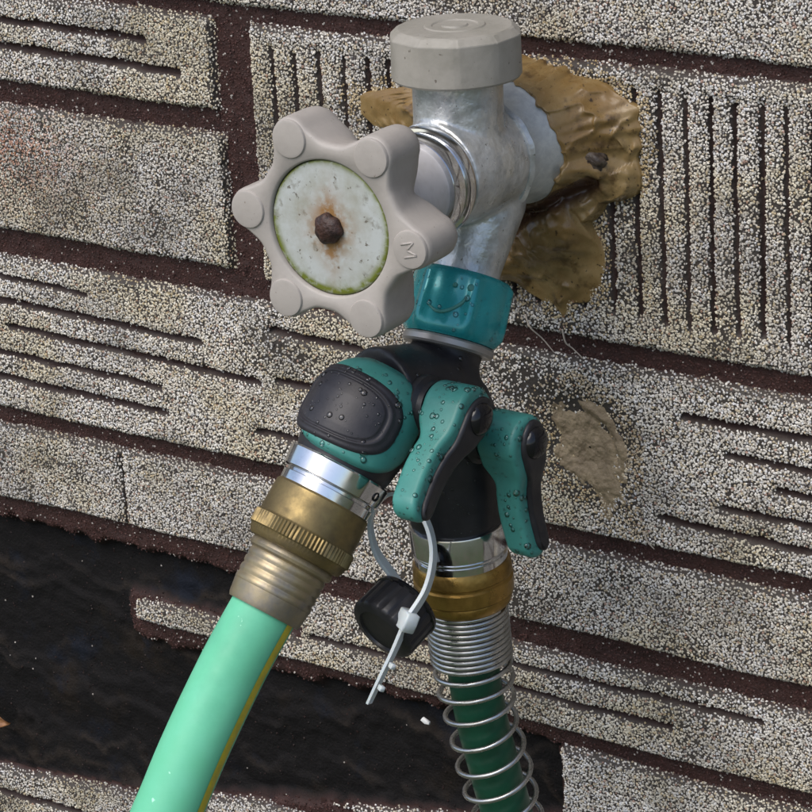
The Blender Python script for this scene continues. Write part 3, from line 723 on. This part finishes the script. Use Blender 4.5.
tube('maker_mark', arc_, np.interp(np.linspace(0, 1, len(arc_)), [0, .2, .8, 1], [.25, .5, .5, .25]), 'teal', spl, 10)
for a_m, s_m, r_m in ((9, -4.6, 1.0), (-9, -4.4, .65)):
    lathe('maker_dot', on_nut(a_m, s_m, 13.2), on_nut(a_m, s_m)-on_nut(a_m, s_m, 10), [(0, r_m), (.6, r_m), (.85, r_m*.7), (.9, .05)], 'teal', spl, 20)
ring_w = TC+aax*8.8
lathe('washer_ring', ring_w, aax, [(0, 11), (.2, 12.0), (.8, 12.5), (2.2, 12.5), (2.8, 12.0), (3.0, 9)], 'dull_ring', spl, 80)
L0 = V(48.0, -82.8, 29.1); L1 = V(37.5, -115.8, -13.6); ld = unit(L1-L0)
R0 = V(55.2, -55.8, 26); R1 = V(55.6, -51.8, -24); rd = unit(R1-R0)
JN = TC+aax*20
remeshed('body', [
    lathe_geo(TC+aax*10, aax, [(0, 10), (4, 9.4), (9, 11.5), (16, 13.5), (22, 12)]),
    tube_geo(np.linspace(JN+V(0, -2, -1), L0-ld*8, 8), np.linspace(12, 13.6, 8), 36),
    tube_geo(np.linspace(JN+V(0, 3, -3), R0, 8), np.linspace(11.5, 12.6, 8), 36),
    lathe_geo(L0, ld, [(-14, 7), (-12.5, 10), (-9, 13), (-4, 14.2), (4, 14.4), (11, 13.4), (13.5, 12.6)]),
    lathe_geo(R0, rd, [(-8, 8), (-5, 11.5), (0, 13.2), (10, 13.8), (24, 13.2), (33.5, 12.8)]),
    tube_geo(np.linspace(L0+ld*2, R0+rd*10, 6), 8.5, 24),
], 'black', spl, .6, 26)
# teal jacket and black pad on the outer face of the near branch
vd = np.array(cdir); 
jdir = unit(vd-ld*(vd@ld)); jside = np.cross(ld, jdir)       # jside: round the branch
if jside@np.array(rgt) < 0: jside = -jside
def shell(name, s0, hs, a0, ha, R, hgt, material, parent, pw=3.2, nr=26, na=96, groove=None):
    ps = np.linspace(0, 2*math.pi, na, endpoint=False)
    K, Pp = np.meshgrid(np.linspace(0.0, 1, nr), ps, indexing='ij')
    c_, s_ = np.cos(Pp), np.sin(Pp)
    rs = 1/(np.abs(c_)**pw+np.abs(s_)**pw)**(1/pw)
    A = a0+K*rs*c_*ha; Sx = s0+K*rs*s_*hs
    rad = R(Sx)+hgt*sstep(1.0, .86, K)-1.6*sstep(.93, 1.0, K)
    if groove: rad = rad-.55*np.exp(-((K-groove)/.018)**2)+.35*np.exp(-((K-groove-.05)/.03)**2)
    v = L0+Sx[..., None]*ld+rad[..., None]*(np.cos(A)[..., None]*jdir+np.sin(A)[..., None]*jside)
    o = build(name, v.reshape(-1, 3), [list(map(int, q)) for q in grid_faces(nr, na, closed_v=True)], material, parent); fix_normals(o); return o
Rleg = lambda s: np.interp(s, [-14, -10, -4, 4, 11, 14, 16], [11.5, 13.2, 14.3, 14.5, 13.8, 13.2, 12.8])
jacket = shell('grip_jacket', -1.9, 14.0, math.radians(-10), math.radians(84), Rleg, 1.3, 'teal', spl, 3.0, 34, 140)
pad = shell('grip_pad', -.9, 10.8, math.radians(-34), math.radians(75), lambda s: Rleg(s)+1.2, .8, 'pad', jacket, 2.8, 40, 120, groove=.70)
# metal outlet rings
LR = L0+ld*12.6
lathe('outlet_ring', LR, ld, [(-.8, 12), (0, 13.9), (.5, 14.2), (5.4, 13.7), (5.8, 13.2), (6.0, 12.2), (6.7, 12.2), (7, 12.9), (9.8, 12.7), (10.2, 11)], 'chrome', spl, 96)
RR_ = R0+rd*33
lathe('outlet_ring', RR_, rd, [(-.5, 12), (0, 13.3), (.6, 13.5), (7.2, 13.4), (7.6, 12.7), (8.2, 12.3), (8.8, 12.3), (9.2, 12.9), (11.6, 12.8), (12, 11)], 'chrome', spl, 96)
# stop screw set in the near ring
ssd = unit(jdir*math.cos(math.radians(58))+jside*math.sin(math.radians(58)))
lathe('stop_screw', LR+ld*3+ssd*12.6, ssd, [(0, 1.3), (1.5, 1.3), (1.7, 1.0), (1.2, .6), (1.2, .1)], 'gloss', spl, 24)
# levers
lax = unit(V(1, -.03, 0))
def lever(pivot, along):
    ez = lax; ey = unit(along-ez*(along@ez)); ex = np.cross(ey, ez)          # ex: towards the outer edge
    if ex@nax < 0: ex = -ex
    head, w0, w1, ln = 7.6, 5.0, 4.4, 33.0
    pts = []
    for a in np.linspace(-25, 205, 26): pts.append((head*math.cos(math.radians(a)), -head*math.sin(math.radians(a))))
    left = [(-6.0, 6.5), (-5.2, 9.5), (-w0, 13)] + [(-w0+(w0-w1)*t, 13+(ln-13-4)*t) for t in (.3, .6, 1)]
    end = [(w1*math.cos(math.radians(a)), ln-4+4.2*math.sin(math.radians(a))) for a in np.linspace(180, 0, 13)]
    right = [(q[0]*-1, q[1]) for q in left[::-1]]
    ol = np.array(pts+left+end[1:-1]+right)
    dom = catmull([tuple(p)+(0,) for p in ol]+[tuple(ol[0])+(0,)], 3)[:-1, :2]
    # arm thinner than the hub, bowed outward
    v, f = prism_geo(dom, pivot, ex, ey, ez, 0, 12.5, 1.6, 4, True)
    q = v-pivot; y = q@ey; z = q@ez
    thin = sstep(5.5, 13, y)
    z2 = np.where(z < 6, z+thin*4.6, z) + .0*y
    bow = -1.8*sstep(6, 15, y)+2.4*sstep(18, 37, y)
    z2 = z2+bow
    v = v+(z2-z)[:, None]*ez
    lv_ = build('lever', v, f, 'teal', spl); fix_normals(lv_); lv_.data.set_sharp_from_angle(angle=math.radians(60))
    # black inlay on the outer face
    cen = np.array([0, 12.5])
    inn = []
    for (x, y_) in dom: kx = .70-.12*float(sstep(5, 12, y_)); inn.append((x*kx-1.2-.5*float(sstep(5, 12, y_)), 12.5+(y_-12.5)*.93))
    v, f = prism_geo(np.array(inn), pivot, ex, ey, ez, 10.0, 13.7, 1.0, 3, True)
    q = v-pivot; y = q@ey; z = q@ez
    v = v+(-1.8*sstep(6, 15, y)+2.4*sstep(18, 37, y))[:, None]*ez
    il = build('inlay', v, f, 'black', lv_); fix_normals(il); il.data.set_sharp_from_angle(angle=math.radians(60))
    dome = [(13.0, 4.5), (13.9, 4.4), (14.7, 3.9), (15.3, 3.1), (15.7, 1.9), (15.9, .1)]
    lathe('pivot_cap', pivot-ex*1.2, ez, dome, 'gloss', lv_, 48)
    return lv_
PV1 = V(57.5, -74.3, 34.3); PV2 = V(62.5, -57.5, 22)
for pv, dr in ((PV1, unit(V(0, -.80, -.60))), (PV2, rd)):
    lathe('valve_stem', pv, lax, [(-9, 6), (2, 6.2), (3, 8.0), (6, 8.2), (7, 7.0), (8.5, 6.8), (8.5, 3)], 'black', spl, 48)
    lever(pv+lax*8.8, dr)

# ------------------------------------------------------------------ mint hose with brass coupling
hose1 = thing('garden_hose', 'mint green garden hose with yellow stripe and tarnished brass coupling', 'garden hose', tuple(L1))
BS = L0+ld*22.6
def knurl(p, s, r):
    return r+(.22*np.sin(p*78) if 9.2 < s < 13.2 else 0)
cn = lathe('coupling_nut', BS, ld, [(-1, 11), (-.6, 12.8), (0, 13.3), (4, 13.5), (8.6, 13.6), (9.1, 13.9), (9.4, 14.2), (13.0, 14.3), (13.4, 13.9), (14.6, 13.6), (15.8, 12.8), (16.2, 11)], 'brass', hose1, 240, knurl)
end_s = float(np.linalg.norm(L1-BS))
prof = [(14, 10)]
prof += [(16.4, 11.6), (17.4, 11.9), (18.2, 11.6), (18.6, 10.9)]
sA = 18.8
while sA < end_s-6:
    prof += [(sA, 10.7), (sA+.5, 11.0), (sA+1.6, 11.0), (sA+2.1, 10.7)]; sA += 2.4
prof += [(end_s-4.5, 10.9), (end_s-.5, 10.4), (end_s+.5, 10.0), (end_s+.5, 8)]
lathe('ferrule', BS, ld, prof, 'ferrule', hose1, 96)
hp = catmull([L1-ld*6, L1, V(34.3, -128.5, -28.5), V(30.0, -146, -53), V(25.5, -164, -86), V(22, -180, -150), V(20, -198, -260), V(18, -215, -400), V(12, -245, -500), V(-10, -300, GZ+12), V(-80, -420, GZ+9.5), V(-200, -520, GZ+9.5), V(-360, -560, GZ+9.5)], 14)
tube('hose_tube', hp, 9.0, 'mint', hose1, 56, hint=(1, 0, 0))
t_, e_, f_ = frames_along(hp, (1, 0, 0))
sa = math.radians(4)
# the stripe follows one side of the hose, a hair proud of the skin
sang = np.linspace(-.17, .17, 7)
def stripe(path, e, f, ang0, r):
    vs = []
    for i in range(1, len(path)):
        for a in sang: vs.append(path[i]+r*(math.cos(ang0+a)*e[i]+math.sin(ang0+a)*f[i]))
    return np.array(vs), [list(map(int, q)) for q in grid_faces(len(path)-1, len(sang))]
sv, sf = stripe(hp[13:], e_[13:], f_[13:], math.radians(-8), 9.15)
st = build('stripe', sv, sf, 'yellow', hose1)

# ------------------------------------------------------------------ dark hose with spring guard
hose2 = thing('garden_hose', 'dark green hose inside a coiled steel spring guard with amber brass nut', 'garden hose', tuple(R1))
NB = R0+rd*44.6
lathe('coupling_nut', NB, rd, [(-1, 11), (-.6, 13.0), (.4, 13.6), (3.4, 13.8), (3.9, 13.3), (4.5, 13.3), (5, 13.9), (9, 13.8), (9.6, 13.2), (10.2, 13.4), (12, 12.9), (13.2, 11.8), (13.6, 9)], 'brass_amber', hose2, 120, lambda p, s, r: r*(1+.006*np.sin(6*p)))
SP0 = NB+rd*13
sp_path = catmull([NB+rd*4, SP0, SP0+rd*17, V(56.5, -48, -66), V(57.5, -44, -84), V(59, -39, -106), V(60, -34, -132), V(61, -30, -190), V(60, -40, -320), V(55, -80, -460), V(60, -150, GZ+11), V(120, -260, GZ+7.5), V(260, -340, GZ+7.5), V(420, -360, GZ+7.5)], 14)
tube('hose_tube', sp_path, 7.3, 'dark_green', hose2, 40)
cum = np.concatenate([[0], np.cumsum(np.linalg.norm(np.diff(sp_path, axis=0), axis=1))])
st_, se, sf_ = frames_along(sp_path)
# coil: tight turns first, then spaced ones
start = 9.5
turns = [(0, start), (10.5, start+16.8)]
tt_, pos = 10.5, start+16.8
for k in range(14): tt_ += 1; pos += min(8.6, 4.6+k*1.3); turns.append((tt_, pos))
tn, ps_ = np.array(turns).T
q = np.arange(0, tt_, 1/40.); sdist = np.interp(q, tn, ps_)
cx = np.stack([np.interp(sdist, cum, sp_path[:, i]) for i in range(3)], 1)
ce = np.stack([np.interp(sdist, cum, se[:, i]) for i in range(3)], 1); cf = np.stack([np.interp(sdist, cum, sf_[:, i]) for i in range(3)], 1)
crad = np.where(q < 1.5, 11.0, np.where(q < 10, 10.9, np.maximum(9.9, 10.9-.25*(q-10)))+.25*np.sin(q*1.7)*(q > 11))
coil = cx+(ce*np.cos(q*2*math.pi)[:, None]+cf*np.sin(q*2*math.pi)[:, None])*crad[:, None]
tube('spring_guard', coil, .74, 'steel', hose2, 10)

# ------------------------------------------------------------------ dust cap and cable tie
DC = V(55.5, -84, -24)
dax = unit(-.60*np.array(rgt)-.60*np.array(upv)+.46*np.array(cdir))
dcap = thing('dust_cap', 'black ribbed plastic dust cap dangling from a white cable tie', 'dust cap', tuple(DC))
def ribs(p, s, r):
    return r-(.38*(np.cos(p*18) > .4) if -4.8 < s < 4.6 else 0)
lathe('shell', DC, dax, [(-5, 8.4), (-5, 9.4), (-4.4, 9.8), (4.2, 10), (4.9, 9.7), (5.5, 8.8), (5.8, 7.0), (5.2, 6.7), (5.2, .1)], 'black', dcap, 176, ribs)
lathe('rim', DC, dax, [(-6, 8.6), (-5.8, 9.8), (-5.3, 10.1), (-4.6, 10.1), (-4.2, 9.6)], 'gloss', dcap, 80)
tie = thing('cable_tie', 'white nylon cable tie looped through the splitter, tail hanging past the black cap', 'cable tie', tuple(DC))
hd = V(64.5, -90.0, -20.5)
loop = catmull([hd, V(66.5, -83.5, -13.5), V(66, -79, -5), V(63, -77.5, 3), V(57, -77, 8), V(51.5, -79, 8.5), V(49, -83, 3), V(49.5, -82.5, -6), V(52, -79, -14), V(54, -76, -20)], 10)
flat = np.array([(x, y) for x, y in [(-1.9, -.5), (1.9, -.5), (2.0, 0), (1.9, .5), (-1.9, .5), (-2.0, 0)]])
tube('strap', loop, 1.0, 'nylon', tie, prof=flat, hint=(.3, -.6, .7))
tail = catmull([hd, V(62.0, -93, -28.5), V(59.5, -96.5, -36), V(57.2, -99, -42.5)], 10)
tube('tail', tail, np.linspace(.95, .7, len(tail)), 'nylon', tie, prof=flat, hint=(.3, -.6, .7))
a_, b1, b2 = frame(tail[4]-tail[0], (.8, -.3, .2))
bv_, bf_ = prism_geo(np.array([(-2.4, -2.6), (2.4, -2.6), (2.7, 0), (2.4, 2.6), (-2.4, 2.6), (-2.7, 0)]), hd, b1, a_, b2, -2, 2, .6, 2)
o = build('head', bv_, bf_, 'nylon', tie); fix_normals(o)
for tpos in (14, 22):
    p = tail[tpos]; bv_, bf_ = prism_geo(np.array([(-.9, -.7), (.9, -.7), (.9, .7), (-.9, .7)]), p+b1*2.2, b1, a_, b2, -.7, .7, .2, 2)
    o = build('nub', bv_, bf_, 'nylon', tie); fix_normals(o)

# ------------------------------------------------------------------ small litter
def small(name, geo, material, label, cat, group=None):
    o = build(name, geo[0], geo[1], material); fix_normals(o); o['label'] = label; o['category'] = cat
    if group: o['group'] = group
    return o
def rootlet(pts, label, r=.28):
    p = catmull(pts, 8); return small('rootlet', tube_geo(p, np.linspace(r, r*.5, len(p)), 8), 'root', label, 'rootlet', 'dry rootlets on the wall')
rootlet([(46.5, -4, 36.5), (48.6, -4.6, 33), (51, -2.4, 29.5), (54.4, -1.6, 25.5)], 'dry pale rootlet hanging under the amber sealant, nearer the teal nut')
rootlet([(59, -4.2, 34), (59.6, -3.6, 30), (60.8, -2, 28), (63.4, -1.2, 25.4)], 'short dry rootlet hanging below the tip of the amber sealant')
rootlet([(84, -3.8, -22), (84.8, -3.4, -25), (86.2, -2.2, -27.5)], 'tiny dry rootlet under the sandy smear', .3)
small('paint_flake', prism_geo(np.array([(-1.6, -.6), (.2, -.9), (1.7, -.2), (1.4, .6), (-1.2, .7)]), V(1.7, -.6, -101.4), V(.93, 0, -.37), V(.37, 0, .93), V(0, -1, 0), -.4, .6, .2, 2), 'white', 'small white flake on the torn black felt beside the spring', 'flake')
xs_ = np.linspace(0, 1, 9); lw = np.array([.4, 2.2, 3.6, 4.2, 4.4, 4.0, 3.0, 1.6, .2])
lvv = []
for i, t in enumerate(xs_):
    for j, w in enumerate((-1, -.5, 0, .5, 1)):
        lvv.append((-190+t*17, -3.2-1.6*abs(w)+.8*math.sin(t*7), -139-t*4+w*lw[i]))
lfaces = [list(map(int, q)) for q in grid_faces(9, 5)]
lfo = small('dead_leaf', (np.array(lvv), lfaces), 'leaf', 'curled orange brown dead leaf caught on the torn black felt', 'leaf')
sol = lfo.modifiers.new('thick', 'SOLIDIFY'); sol.thickness = .3*S

# ------------------------------------------------------------------ water drops on the splitter
def drops_on(objs, count, rmin, rmax, parent, name='water_drops'):
    pts, nrm, w = [], [], []
    for o in objs:
        me = o.data; n = len(me.polygons)
        c = np.empty(n*3); me.polygons.foreach_get('center', c); q = np.empty(n*3); me.polygons.foreach_get('normal', q); a = np.empty(n); me.polygons.foreach_get('area', a)
        pts.append(c.reshape(-1, 3)/S); nrm.append(q.reshape(-1, 3)); w.append(a)
    pts = np.concatenate(pts); nrm = np.concatenate(nrm); w = np.concatenate(w)
    ends = np.cumsum([len(o.data.polygons) for o in objs])
    face = nrm@np.array(cdir); up = nrm[:, 2]
    w = w*(face > .15)*(.6+np.clip(up+.3, 0, 1.0)*.5); w /= w.sum()
    idx = RNG.choice(len(pts), count, p=w)
    gs = []
    for i in idx:
        oi = int(np.searchsorted(ends, i, side='right')); o_m = objs[oi].data; pl_ = o_m.polygons[int(i-(ends[oi-1] if oi else 0))]
        wts = RNG.random(len(pl_.vertices))**1.5; wts /= wts.sum()
        pts[i] = sum(w_*np.array(o_m.vertices[vi].co) for w_, vi in zip(wts, pl_.vertices))/S
        r = rmin*(rmax/rmin)**(RNG.random()**2.2)
        a, e, f = frame(nrm[i], (0.1, .2, 1)); rings = []
        for th_, in zip(np.linspace(0, math.pi/2, 5)):
            ph = np.linspace(0, 2*math.pi, 10, endpoint=False)
            el = 1+.15*RNG.random()
            rings.append(pts[i]+a*(.62*r*math.sin(th_)-.06*r)+(np.cos(ph)*math.cos(th_)*r*el)[:, None]*e+(np.sin(ph)*math.cos(th_)*r)[:, None]*f)
        v = np.concatenate(rings); fs = [list(map(int, q)) for q in grid_faces(5, 10, closed_v=True)]+[list(range(10))]
        gs.append((v, fs))
    v, f = join_geo(*gs)
    o = build(name, v+base_of(parent), f, 'water', parent); fix_normals(o); o['kind'] = 'stuff'; return o
kids = {k: [c for c in spl.children if c.name.split('.')[0] == k] for k in ('coupling_nut', 'body', 'grip_jacket', 'lever', 'washer_ring')}
drops_on(kids['coupling_nut'], 46, .22, .9, spl)
drops_on(kids['body'], 170, .22, .8, spl)
drops_on(kids['grip_jacket'], 150, .2, .9, spl)
drops_on([pad], 110, .2, 1.0, spl)
drops_on(kids['lever'], 280, .2, 1.0, spl)
